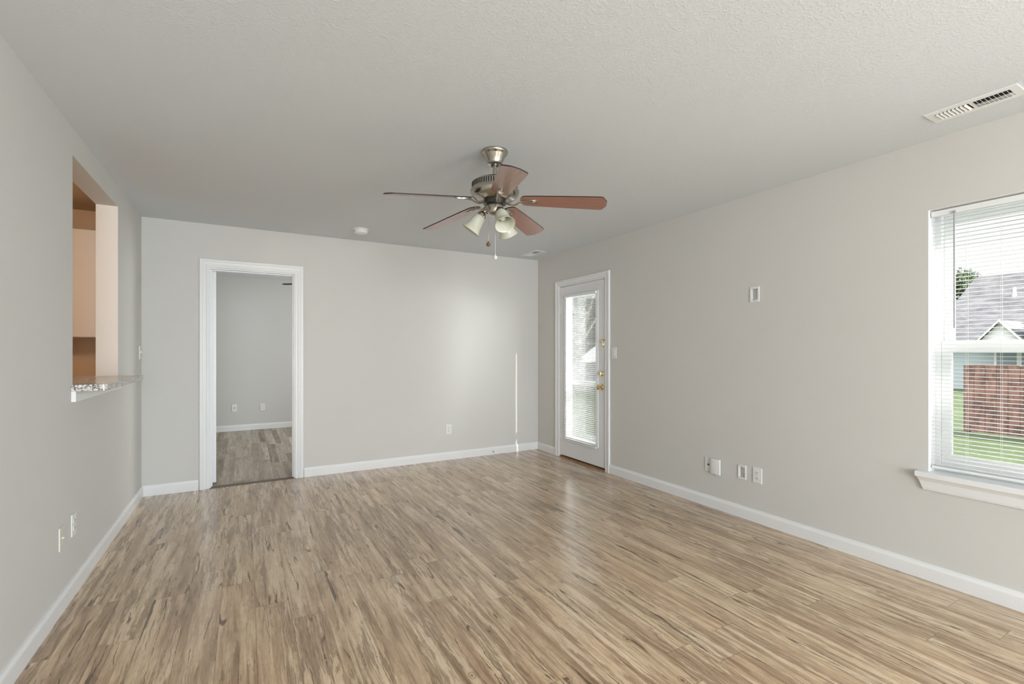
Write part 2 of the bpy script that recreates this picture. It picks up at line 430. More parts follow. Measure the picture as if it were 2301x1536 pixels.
def boards(name, A, B, axis, wdt, rough=0.8):
    n = NT(name); v, x, y, z = n.obj()
    u = (x, y, z)[axis]
    k = n.math('FLOOR', n.math('DIVIDE', u, wdt))
    r_ = n.white(n.xyz(k, 2.0, 3.0))
    g = n.step(n.noise(n.xyz(n.math('MULTIPLY', x, 7), n.math('MULTIPLY', y, 7), n.math('MULTIPLY', z, 3.5)), 1, 5, 0.75), 0.32, 0.68)
    return n.out(n.mix(n.math('ADD', n.math('MULTIPLY', r_, 0.25), n.math('MULTIPLY', g, 0.7), clamp=True), (*A, 1), (*B, 1)), rough, 0, 0.2)
M_FENCE_RED = boards('weathered_red_brown_fence', (0.035, 0.026, 0.024), (0.30, 0.165, 0.13), 1, 0.14)
M_FENCE_GREY = boards('weathered_grey_fence', (0.06, 0.062, 0.06), (0.11, 0.11, 0.107), 0, 0.14)

n = NT('grey_roof_shingles'); v, x, y, z = n.obj()
br = n.n('ShaderNodeTexBrick'); br.inputs['Scale'].default_value = 1.0
n.set(br.inputs['Vector'], n.xyz(y, n.math('MULTIPLY', z, 1.9), 0.0))
br.inputs['Brick Width'].default_value = 0.35; br.inputs['Row Height'].default_value = 0.17; br.inputs['Mortar Size'].default_value = 0.008
br.inputs['Color1'].default_value = (0.075, 0.075, 0.08, 1); br.inputs['Color2'].default_value = (0.10, 0.098, 0.10, 1); br.inputs['Mortar'].default_value = (0.06, 0.06, 0.063, 1)
c = n.mix(0.6, br.outputs[0], n.ramp(n.noise(n.xyz(x, n.math('MULTIPLY', y, 2.0), n.math('MULTIPLY', z, 7)), 1, 5, 0.7), [(0.35, (0.045, 0.045, 0.05)), (0.65, (0.16, 0.152, 0.152))]))
M_ROOF = n.out(c, 0.9, 0, 0.2)
n = NT('pale_teal_siding'); v, x, y, z = n.obj()
fz = n.math('FRACT', n.math('MULTIPLY', z, 7.0))
M_SIDING = n.out(n.mix(n.step(fz, 0.0, 0.15), (0.26, 0.31, 0.31, 1), (0.40, 0.46, 0.46, 1)), 0.7, 0, 0.3)
M_EXT_WHITE = paint('white_exterior_trim', (0.75, 0.75, 0.75), 0.6)
M_EXT_GLASS = paint('house_window_pane', (0.25, 0.30, 0.32), 0.15)
M_EXT_SHELL = paint('outer_wall_render', (0.45, 0.44, 0.42), 0.8)

def leafmat(name, A, B, C):
    n = NT(name); v, x, y, z = n.obj()
    g = n.noise(v, 1.1, 3, 0.6); g2 = n.noise(v, 9, 2, 0.6)
    c = n.ramp(n.math('ADD', n.math('MULTIPLY', g, 0.5), n.math('MULTIPLY', g2, 0.5)), [(0.36, A), (0.5, B), (0.64, C)])
    tb = n.n('ShaderNodeBsdfTranslucent'); n.set(tb.inputs[0], c); mx = n.n('ShaderNodeMixShader'); mx.inputs[0].default_value = 0.35
    n.set(n.b.inputs['Base Color'], c); n.b.inputs['Roughness'].default_value = 0.7
    n.t.links.new(n.b.outputs[0], mx.inputs[1]); n.t.links.new(tb.outputs[0], mx.inputs[2])
    n.t.links.new(mx.outputs[0], n.t.nodes['Material Output'].inputs[0]); return n.m
M_LEAF = leafmat('green_leaves', (0.007, 0.015, 0.004), (0.028, 0.060, 0.013), (0.10, 0.16, 0.035))
M_BARK = paint('pale_bark', (0.30, 0.27, 0.22), 0.9, 0.5, 20)
M_BARK_DARK = paint('dark_bark', (0.07, 0.06, 0.05), 0.9, 0.5, 20)

# ------------------------------------------------------------------ the room shell
S = 'structure'
MB_ = Matrix.Identity(4)
# maps (u along the wall, v outwards, z)
M_BACK = Matrix(((1,0,0,0),(0,1,0,BY),(0,0,1,0),(0,0,0,1)))
M_RIGHT = Matrix(((0,1,0,RX),(1,0,0,0),(0,0,1,0),(0,0,0,1)))       # u = y, v = +x
M_LEFT = Matrix(((0,-1,0,LX),(1,0,0,0),(0,0,1,0),(0,0,0,1)))       # u = y, v = -x
M_REAR = Matrix(((1,0,0,0),(0,-1,0,RY),(0,0,1,0),(0,0,0,1)))
TB, TL, TR = 0.115, 0.121, 0.17

DW = (-0.289, 0.442, 0.0, 2.045)             # doorway in the back wall
DR = (3.855, 4.708, 0.0, 2.045)              # patio door in the right wall
WN = (0.245, 1.160, 0.600, 2.055)            # window in the right wall
PT = (3.287, 4.304, 1.062, 2.295)            # kitchen pass-through in the left wall
REC1 = (2.160, 2.210, 1.650, 1.732)          # recessed outlet boxes in the right wall
REC2 = (2.264, 2.313, 0.309, 0.385)

tag(wall_panel(MB(), (LX-TL, RX+TR), (0, H+0.1), [DW], TB, M_BACK).build('wall_back', M_WALL), kind=S)
tag(wall_panel(MB(), (RY, BY), (0, H+0.1), [DR, WN, REC1, REC2, (-3.2, -0.9, 0.45, 2.15)], TR, M_RIGHT).build('wall_right', M_WALL), kind=S)  # last opening is made up, out of view, for the side fill lamp
tag(wall_panel(MB(), (RY, BY), (0, H+0.1), [PT], TL, M_LEFT).build('wall_left', M_WALL), kind=S)
tag(wall_panel(MB(), (LX-TL, RX+TR), (0, H+0.1), [(-0.65, 1.55, 0.1, 2.3)], 0.12, M_REAR).build('wall_rear', M_WALL), kind=S)  # opening made up for the rear fill lamp
tag(MB().box((LX-TL, RY-0.12, -0.1), (RX+0.02, BY+0.055, 0)).build('floor', M_FLOOR), kind=S)
tag(MB().box((LX-0.02, RY-0.02, H), (RX+0.02, BY+0.02, H+0.1)).build('ceiling', M_CEIL), kind=S)

BBP = [(0, 0), (0.014, 0), (0.014, 0.068), (0.0115, 0.076), (0.008, 0.083), (0.0065, 0.092), (0, 0.092)]
tag(sweep_line(MB(), (LX, BY, 0), (-0.368, BY, 0), (0, -1, 0), BBP).build('baseboard_back_left', M_TRIM), kind=S)
tag(sweep_line(MB(), (0.520, BY, 0), (RX, BY, 0), (0, -1, 0), BBP).build('baseboard_back_right', M_TRIM), kind=S)
tag(sweep_line(MB(), (LX, RY, 0), (LX, BY, 0), (1, 0, 0), BBP).build('baseboard_left', M_TRIM), kind=S)
tag(sweep_line(MB(), (RX, RY, 0), (RX, 3.785, 0), (-1, 0, 0), BBP).build('baseboard_right_near', M_TRIM), kind=S)
tag(sweep_line(MB(), (RX, 4.779, 0), (RX, BY, 0), (-1, 0, 0), BBP).build('baseboard_right_far', M_TRIM), kind=S)

CAS = [(0.0, 0.0), (0.0, 0.010), (0.006, 0.013), (0.020, 0.013), (0.024, 0.010), (0.040, 0.014), (0.050, 0.015), (0.054, 0.019), (0.074, 0.019), (0.078, 0.015), (0.078, 0.0)]
CAS_R = [(o * 0.9, d) for o, d in CAS]

# --- doorway to the next room with its open door leaf
d2 = thing('door_2', (DW[0], BY, 0), 0, kind=S)
def rel(o): return Vector(o.location)
def local(M, o): return Matrix.Translation(-rel(o)) @ M
mb = MB(); sweep_u(mb, DW[0]+0.006, DW[1]-0.006, 0, DW[3]-0.006, CAS, local(M_BACK, d2)); mb.build('casing', M_TRIM, d2)
mb = MB(); x0, x1 = 0, DW[1]-DW[0]; j = 0.016
mb.box((x0, 0.001, 0), (x0+j, TB-0.001, DW[3])); mb.box((x1-j, 0.001, 0), (x1, TB-0.001, DW[3])); mb.box((x0+j, 0.001, DW[3]-j), (x1-j, TB-0.001, DW[3]))
mb.build('jamb', M_TRIM, d2)
mb = MB(); mb.box((x0+j, 0.045, 0), (x0+j+0.010, 0.075, DW[3]-j)); mb.box((x1-j-0.010, 0.045, 0), (x1-j, 0.075, DW[3]-j)); mb.box((x0+j+0.010, 0.045, DW[3]-j-0.010), (x1-j-0.010, 0.075, DW[3]-j))
mb.build('door_stop_strip', M_TRIM, d2)
mb = MB(); mb.box((x0, -0.012, 0.0), (x1, 0.055, 0.004)); mb.build('threshold_strip', paint('worn_strip', (0.16, 0.135, 0.11), 0.6), d2)
leaf = MB().box((0, 0, 0.022), (0.035, 0.69, 2.025), 0.002).build('door_leaf', M_DOOR, d2, loc=(0.018, 0.122, 0))
leaf.rotation_euler = (0, 0, R(3.5))
for hz in (0.22, 1.05, 1.80):
    MB().box((-0.004, -0.006, hz), (0.020, -0.0005, hz+0.09)).cyl((-0.004, -0.006, hz), (-0.004, -0.006, hz+0.09), 0.005, 8).build('hinge', M_DOOR, leaf)

# --- patio door
d1 = thing('door_1', (RX, DR[0], 0), 0, kind=S)
ML = local(M_RIGHT, d1)
mb = MB(); sweep_u(mb, DR[0]+0.006, DR[1]-0.006, 0, DR[3]-0.006, CAS_R, ML); mb.build('casing', M_TRIM, d1)
Wd = DR[1] - DR[0]
mb = MB(); mb.box((0.001, 0, 0), (TR-0.001, 0.011, DR[3])); mb.box((0.001, Wd-0.011, 0), (TR-0.001, Wd, DR[3])); mb.box((0.001, 0.011, DR[3]-0.011), (TR-0.001, Wd-0.011, DR[3]))
mb.build('jamb', M_TRIM, d1)
mb = MB(); mb.box((-0.002, 0.011, 0.0), (TR, Wd-0.011, 0.012)); mb.build('threshold', M_THRESH, d1)
MB().box((0.046, 0.011, 0.0), (0.06, Wd-0.011, 0.028)).build('under_door_gap_shade', M_GAP, d1)  # dark strip painted in for the shaded gap beneath the door
sy0, sy1, sz0, sz1 = 0.014, Wd-0.014, 0.027, 2.027
gy0, gy1, gz0, gz1 = 4.015-DR[0], 4.556-DR[0], 0.262, 1.888
mb = MB(); wall_panel(mb, (sy0, sy1), (sz0, sz1), [(gy0-0.012, gy1+0.012, gz0-0.012, gz1+0.012)], 0.044, Matrix(((0,1,0,0.002),(1,0,0,0),(0,0,1,0),(0,0,0,1))))
slab = mb.build('door_slab', M_DOOR, d1)
mb = MB(); wall_panel(mb, (gy0-0.035, gy1+0.035), (gz0-0.035, gz1+0.035), [(gy0, gy1, gz0, gz1)], 0.010, Matrix(((0,1,0,-0.008),(1,0,0,0),(0,0,1,0),(0,0,0,1))))
wall_panel(mb, (gy0-0.0115, gy1+0.0115), (gz0-0.0115, gz1+0.0115), [(gy0, gy1, gz0, gz1)], 0.040, Matrix(((0,1,0,0.003),(1,0,0,0),(0,0,1,0),(0,0,0,1))))
mb.build('lite_frame', M_VINYL, d1)
MB().box((0.020, gy0-0.001, gz0-0.001), (0.024, gy1+0.001, gz1+0.001)).build('glass', M_GLASS, d1)
for hz in (0.23, 0.97, 1.72):
    MB().box((-0.003, sy1-0.022, hz), (0.001, sy1+0.012, hz+0.09)).cyl((-0.006, sy1+0.006, hz), (-0.006, sy1+0.006, hz+0.09), 0.006, 10).build('hinge', M_TRIM, d1)
MX = Matrix.Rotation(R(-90), 4, 'Y')     # z axis -> -x (into the room)
def knobset(name, y, z, prof, mat):
    return MB().lathe(prof, 24, Matrix.Translation((0.002, y-DR[0], z)) @ MX).build(name, mat, d1, True)
knobset('door_knob', 3.925, 0.884, [(0, 0), (0.033, 0), (0.033, 0.004), (0.026, 0.010), (0.013, 0.013), (0.011, 0.030), (0.016, 0.036), (0.026, 0.044), (0.029, 0.054), (0.026, 0.064), (0.016, 0.070), (0, 0.072)], M_BRASS)
db = knobset('deadbolt', 3.925, 1.027, [(0, 0), (0.030, 0), (0.030, 0.005), (0.025, 0.011), (0.018, 0.013), (0, 0.014)], M_BRASS)
MB().box((-0.030, 3.925-DR[0]-0.005, 1.027-0.014), (-0.011, 3.925-DR[0]+0.005, 1.027+0.016), 0.002).build('thumb_turn', M_BRASS_DULL, db)
cg = MB().box((-0.008, 3.888-DR[0], 1.357), (0.002, 3.955-DR[0], 1.390), 0.003).box((-0.011, 3.895-DR[0], 1.370), (-0.008, 3.948-DR[0], 1.377)).build('chain_guard', M_BRASS_DULL, d1)
kp = MB().box((-0.012, 3.862-DR[0], 1.350), (0.001, 3.873-DR[0], 1.400), 0.002).ball((-0.014, 3.868-DR[0], 1.374), 0.008, 10).build('chain_keeper', M_BRASS_DULL, d1)
pts = []
for k in range(15):
    a = k / 14
    pts.append((-0.014, (3.868 + 0.032*a) - DR[0], 1.372 - 0.068 * (1 - (2*a-1)**2)))
mb = MB()
for k in range(14):
    p, q = Vector(pts[k]), Vector(pts[k+1])
    mb.tube([p, (p+q)/2 + Vector((0.0015 if k % 2 else -0.0015, 0, 0)), q], 0.0022, 6)
mb.build('chain', M_BRASS_DULL, kp)

# --- storm door outside the patio door
sd = thing('storm_door', (RX+TR-0.035, DR[0], 0), 0, 'white framed glass storm door behind the patio door', 'storm door')
mb = MB(); wall_panel(mb, (0.015, Wd-0.015), (0.04, 2.03), [(0.05, Wd-0.032, 0.12, 0.868), (0.05, Wd-0.032, 0.915, 1.96)], 0.03, Matrix(((0,1,0,0),(1,0,0,0),(0,0,1,0),(0,0,0,1))))
mb.build('frame', M_EXT_WHITE, sd)
MB().box((0.013, 0.049, 0.119), (0.017, Wd-0.031, 0.869)).build('lower_pane', M_GLASS, sd)
MB().box((0.013, 0.049, 0.914), (0.017, Wd-0.031, 1.961)).build('upper_pane', M_GLASS, sd)

# --- window
w1 = thing('window_1', (RX, WN[0], WN[2]), 0, kind=S)
ww, wh = WN[1]-WN[0], WN[3]-WN[2]
fx0, fx1 = 0.085, TR
mb = MB(); wall_panel(mb, (0.002, ww-0.002), (0.0035, wh-0.002), [(0.03, ww-0.03, 0.035, wh-0.03)], fx1-fx0, Matrix(((0,1,0,fx0),(1,0,0,0),(0,0,1,0),(0,0,0,1)))); mb.build('frame', M_VINYL, w1)
# white painted returns of the opening
mb = MB(); mb.box((0.0, 0.0005, 0), (fx0, 0.004, wh)).box((0.0, ww-0.004, 0), (fx0, ww-0.0005, wh)).box((0.0, 0.004, wh-0.004), (fx0, ww-0.004, wh-0.0005)); mb.build('return_lining', M_TRIM, w1)
mid = 1.298 - WN[2]
def sash(name, z0, z1, xa, xb, st, rb, rt):
    mb = MB(); wall_panel(mb, (0.031, ww-0.031), (z0, z1), [(0.031+st, ww-0.031-st, z0+rb, z1-rt)], xb-xa, Matrix(((0,1,0,xa),(1,0,0,0),(0,0,1,0),(0,0,0,1))))
    s = mb.build(name, M_VINYL, w1)
    MB().box(((xa+xb)/2-0.002, 0.031+st-0.001, z0+rb-0.001), ((xa+xb)/2+0.002, ww-0.031-st+0.001, z1-rt+0.001)).build('glass', M_GLASS, s)
    mb = MB(); wall_panel(mb, (0.031+st, ww-0.031-st), (z0+rb, z1-rt), [(0.031+st+0.004, ww-0.035-st, z0+rb+0.004, z1-rt-0.004)], 0.006, Matrix(((0,1,0,(xa+xb)/2-0.010),(1,0,0,0),(0,0,1,0),(0,0,0,1))))
    mb.build('gasket', M_VINYL, s)
sash('lower_sash', 0.036, mid+0.030, 0.090, 0.118, 0.040, 0.055, 0.060)
sash('upper_sash', mid-0.020, wh-0.031, 0.126, 0.154, 0.040, 0.045, 0.045)
mb = MB(); mb.box((-0.045, -0.045, -0.026), (fx0+0.01, ww+0.045, 0.003), 0.003); mb.build('stool', M_TRIM, w1)
# apron: moulding under the stool with ends cut back
prof = [(0, -0.098), (0.012, -0.098), (0.016, -0.085), (0.018, -0.050), (0.026, -0.036), (0.030, -0.0285), (0, -0.0285)]
mb = MB()
A = [mb.bm.verts.new((-o, -0.015 - (z + 0.098) * 0.38, z)) for o, z in prof]; B = [mb.bm.verts.new((-o, ww + 0.015 + (z + 0.098) * 0.38, z)) for o, z in prof]
for k in range(len(prof)): mb.bm.faces.new([A[k], A[(k+1) % len(prof)], B[(k+1) % len(prof)], B[k]])
mb.bm.faces.new(A); mb.bm.faces.new(B[::-1]); mb.build('apron', M_TRIM, w1)

# ------------------------------------------------------------------ mini blinds
def blind(name, x, y0, y1, z0, z1, tilt, label, rail_h, cords, pitch=0.0213, wand=None, depth=0.025, stack=0.0):
    t = thing(name, (x, y0, z0), 0, label, 'blind')
    L = y1 - y0; Ht = z1 - z0
    MB().box((-0.014, 0, Ht-rail_h), (0.014, L, Ht), 0.002).build('headrail', M_VINYL, t)
    MB().box((-0.011, 0.002, 0), (0.011, L-0.002, 0.014), 0.003).build('bottom_rail', M_VINYL, t)
    mb = MB(); k = 0
    z = 0.024 + stack
    while z < Ht - rail_h - 0.008:
        top, bot = [], []
        for i in range(5):
            u = (i / 4 - 0.5) * depth; b = 0.0022 * (1 - (2*i/4-1)**2)
            px = u * math.cos(tilt) - b * math.sin(tilt); pz = u * math.sin(tilt) + b * math.cos(tilt)
            top.append((px, pz + 0.0003)); bot.append((px, pz - 0.0003))
        ring = top + bot[::-1]
        A = [mb.bm.verts.new((p, 0.003, z + q)) for p, q in ring]; B = [mb.bm.verts.new((p, L-0.003, z + q)) for p, q in ring]
        nn = len(ring)
        for i in range(nn): mb.bm.faces.new([A[i], A[(i+1) % nn], B[(i+1) % nn], B[i]])
        mb.bm.faces.new(A); mb.bm.faces.new(B[::-1])
        z += pitch
    mb.build('slats', M_SLAT, t, recalc=True)
    for c in cords:
        mb = MB()
        for xx in (-0.0135, 0.0135): mb.cyl((xx, c, 0.01), (xx, c, Ht-rail_h), 0.0006, 5)
        mb.build('ladder_cord', M_CORD, t)
    if wand is not None:
        MB().cyl((-0.022, wand, Ht-rail_h-0.62), (-0.022, wand, Ht-rail_h), 0.0038, 8).box((-0.024, wand-0.004, Ht-rail_h-0.002), (-0.010, wand+0.004, Ht-rail_h+0.012)).build('tilt_wand', M_WAND, t)
    return t

blind('window_blind', RX+0.034, WN[0]+0.008, WN[1]-0.008, WN[2]+0.022, WN[3]-0.010, R(0),
      'white horizontal mini blind hanging inside the large window on the right', 0.030, [0.10, 0.36, 0.62, 0.752, 0.86], wand=0.797)
blind('door_blind', RX-0.0275, 3.985, 4.548, 0.222, 1.915, R(7),
      'narrow white mini blind hanging over the glass of the patio door', 0.026, [0.09, 0.28, 0.48])

# ------------------------------------------------------------------ wall plates (local frame: wall at y=0, facing -y)
PW, PH = 0.070, 0.114
def plate(t, mat=None, w_=PW, h_=PH, th=0.006):
    return MB().box((-w_/2, -th, -h_/2), (w_/2, 0, h_/2), 0.002).build('cover_plate', mat or M_PLASTIC, t)
def receptacle(t, zc, y=-0.0060, xc=0.0, s=1.0, mat=None):
    r = MB().prism([(0.0165*s*math.cos(a)+0, max(-0.0135*s, min(0.0135*s, 0.0165*s*math.sin(a)))) for a in [2*math.pi*k/24 for k in range(24)]], 0, 0.002, Matrix.Translation((xc, y, zc)) @ Matrix.Rotation(R(90), 4, 'X')).build('receptacle', mat or M_PLASTIC, t)
    d = -0.0022 + y
    MB().box((xc-0.0078, d-0.0004, zc-0.001), (xc-0.0052, d+0.0005, zc+0.008)).box((xc+0.0052, d-0.0004, zc), (xc+0.0078, d+0.0005, zc+0.007)).cyl((xc, d+0.0005, zc-0.0075), (xc, d-0.0004, zc-0.0075), 0.0027, 10).build('slot', M_DARK, r)
def screw(t, z, y=-0.006, x=0.0):
    MB().cyl((x, y, z), (x, y-0.0012, z), 0.0032, 10).build('screw', M_STEEL, t)
def duplex(loc, rz, label, mat=None, group=None):
    t = thing('wall_outlet', loc, rz, label, 'outlet', group)
    plate(t, mat); receptacle(t, 0.0195, mat=mat); receptacle(t, -0.0195, mat=mat); screw(t, 0)
    return t
def jackplate(name, loc, rz, label, mat=None, hole=0.0048):
    t = thing(name, loc, rz, label, 'cable plate')
    plate(t, mat)
    MB().lathe([(0, 0), (hole*1.5, 0), (hole*1.5, 0.003), (hole, 0.006), (hole, 0.008), (0, 0.008)], 14, Matrix.Translation((0, -0.0055, 0)) @ Matrix.Rotation(R(90), 4, 'X')).build('jack', M_DARK if hole > 0.004 else (mat or M_PLASTIC), t)
    screw(t, 0.042); screw(t, -0.042); return t
def switch(loc, rz, label, toggle=True):
    t = thing('light_switch', loc, rz, label, 'light switch'); plate(t)
    if toggle: MB().box((-0.005, -0.016, -0.004), (0.005, -0.004, 0.012), 0.002).build('toggle', M_PLASTIC, t)
    else: MB().box((-0.0165, -0.010, -0.033), (0.0165, -0.005, 0.033), 0.002).build('rocker', M_PLASTIC, t)
    screw(t, 0.03); screw(t, -0.03); return t
def recessed(loc, rz, label, w_, h_, rw, rh, zoff, side, tilt=0):
    t = thing('recessed_outlet', loc, rz, label, 'outlet')
    if tilt: t.rotation_euler = (0, 0, R(rz))
    mb = MB(); wall_panel(mb, (-w_/2, w_/2), (-h_/2, h_/2), [(-rw/2, rw/2, -rh/2, rh/2)], 0.007, Matrix(((1,0,0,0),(0,1,0,-0.007),(0,0,1,0),(0,0,0,1))))
    mb.build('frame', M_PLASTIC, t)
    mb = MB(); a, b, dp = rw/2-0.0006, rh/2-0.0006, 0.024
    th = 0.002
    mb.box((-a, 0.0, -b), (-a+th, dp, b)).box((a-th, 0, -b), (a, dp, b)).box((-a, 0, -b), (a, dp, -b+th)).box((-a, 0, b-th), (a, dp, b)).box((-a, dp-th, -b), (a, dp, b))
    mb.build('back_box', M_PLASTIC, t)
    receptacle(t, zoff, 0.010, side, 0.95)
    MB().box((side-0.014, 0.010, zoff-0.016), (side+0.014, 0.0225, zoff+0.016)).build('device_body', M_PLASTIC, t)
    screw(t, h_/2-0.010, -0.007); screw(t, -h_/2+0.010, -0.007)
    return t

duplex((2.074, BY, 0.356), 0, 'white duplex outlet low on the back wall left of the patio door corner')
switch((RX, 3.727, 1.249), -90, 'white light switch on the right wall beside the patio door', False)
recessed((RX, 2.185, 1.691), -90, 'white recessed outlet high in the middle of the right wall', 0.070, 0.112, 0.049, 0.081, 0.012, 0.006)
jackplate('cable_plate', (RX, 2.586, 0.342), -90, 'white cable jack plate half covered by a white box, low on right wall')
t = thing('cover_box', (RX-0.0086, 2.512, 0.340), -90, 'white rounded box overlapping the cable jack plate low on right wall', 'wall box')
MB().box((-0.043, -0.016, -0.062), (0.043, 0.0, 0.062), 0.006).build('case', M_PLASTIC, t, True)
MB().box((-0.020, -0.012, -0.0635), (0.0, -0.004, -0.0618)).build('port', M_DARK, t)
recessed((RX, 2.288, 0.347), -90, 'white recessed outlet low on right wall, left neighbour of the duplex outlet', 0.066, 0.106, 0.048, 0.075, -0.012, 0.006)
duplex((RX, 2.164, 0.348), -90, 'white duplex outlet low on right wall, nearest the window')
jackplate('blank_cable_plate', (LX, 3.105, 0.356), 90, 'ivory plate low on the left wall, nearer the camera than the white outlet', M_IVORY, 0.0035)
duplex((LX, 3.292, 0.364), 90, 'white duplex outlet low on the left wall beside the ivory plate')
switch((LX, 5.098, 1.255), 90, 'white light switch on the left wall near the back corner')

t = thing('door_stop', (2.646, BY-0.0140, 0.040), 0, 'small dark door stop sticking out of the back baseboard', 'door stop')
MB().cyl((0, 0, 0), (0, -0.045, -0.004), 0.0045, 8).build('rod', M_NICKEL_DARK, t)
MB().cyl((0, -0.045, -0.004), (0, -0.055, -0.005), 0.007, 10).build('tip', M_PLASTIC, t)

# ------------------------------------------------------------------ ceiling fixtures
t = thing('smoke_detector', (0.975, 4.69, H), 0, 'round white smoke detector on the ceiling near the back wall', 'smoke detector')
MB().lathe([(0, 0), (0.074, 0), (0.074, -0.008), (0, -0.008)], 36).build('base', M_PLASTIC, t, True)
MB().lathe([(0.064, -0.0082), (0.066, -0.012), (0.062, -0.036), (0.052, -0.044), (0.018, -0.046), (0.018, -0.048), (0, -0.048)], 36).build('cover', M_PLASTIC, t, True)

def register(loc, label, near=60):
    t = thing('ceiling_vent', loc, 0, label, 'vent', 'ceiling vents')
    wx, wy = 0.150, 0.325
    mb = MB(); ox, oy = 0.042, 0.132
    M_ = Matrix(((0,1,0,0),(1,0,0,0),(0,0,1,0),(0,0,0,1)))
    # frame: bevelled plate with two openings
    zs0, zs1 = -0.005, -0.0002
    for (a, b, c, d) in ((-wx/2, -wy/2, wx/2, -oy), (-wx/2, oy, wx/2, wy/2), (-wx/2, -oy, -ox, oy), (ox, -oy, wx/2, oy), (-ox, -0.007, ox, 0.007)):
        mb.box((a, b, zs0), (c, d, zs1))
    bmesh.ops.remove_doubles(mb.bm, verts=mb.bm.verts, dist=1e-6)
    mb.build('frame', M_VINYL, t)
    MB().box((-ox-0.002, -oy-0.002, -0.0018), (ox+0.002, oy+0.002, -0.0004)).build('duct_opening', M_GAP, t)
    for s, nm in ((-1, 'near_louvers'), (1, 'far_louvers')):
        mb = MB(); cnt = 8
        for k in range(cnt):
            yc = s * (0.012 + (k + 0.5) * (oy - 0.014) / cnt)
            ang = R(near) if s < 0 else R(-42)
            Mx = Matrix.Translation((0, yc, -0.006)) @ Matrix.Rotation(ang, 4, 'X')
            mb.box((-ox, -0.0050, -0.0005), (ox, 0.0050, 0.0005), 0, Mx)
        mb.build(nm, M_VINYL, t)
    MB().box((-0.0015+0.006, -oy, -0.0035), (0.0015+0.036, -0.008, -0.002)).build('damper', M_STEEL, t)
    return t
register((3.006, 0.880, H), 'long white ceiling vent above the window on the right')
register((3.020, 4.830, H), 'white ceiling vent near the far back corner, above the patio door', 18)

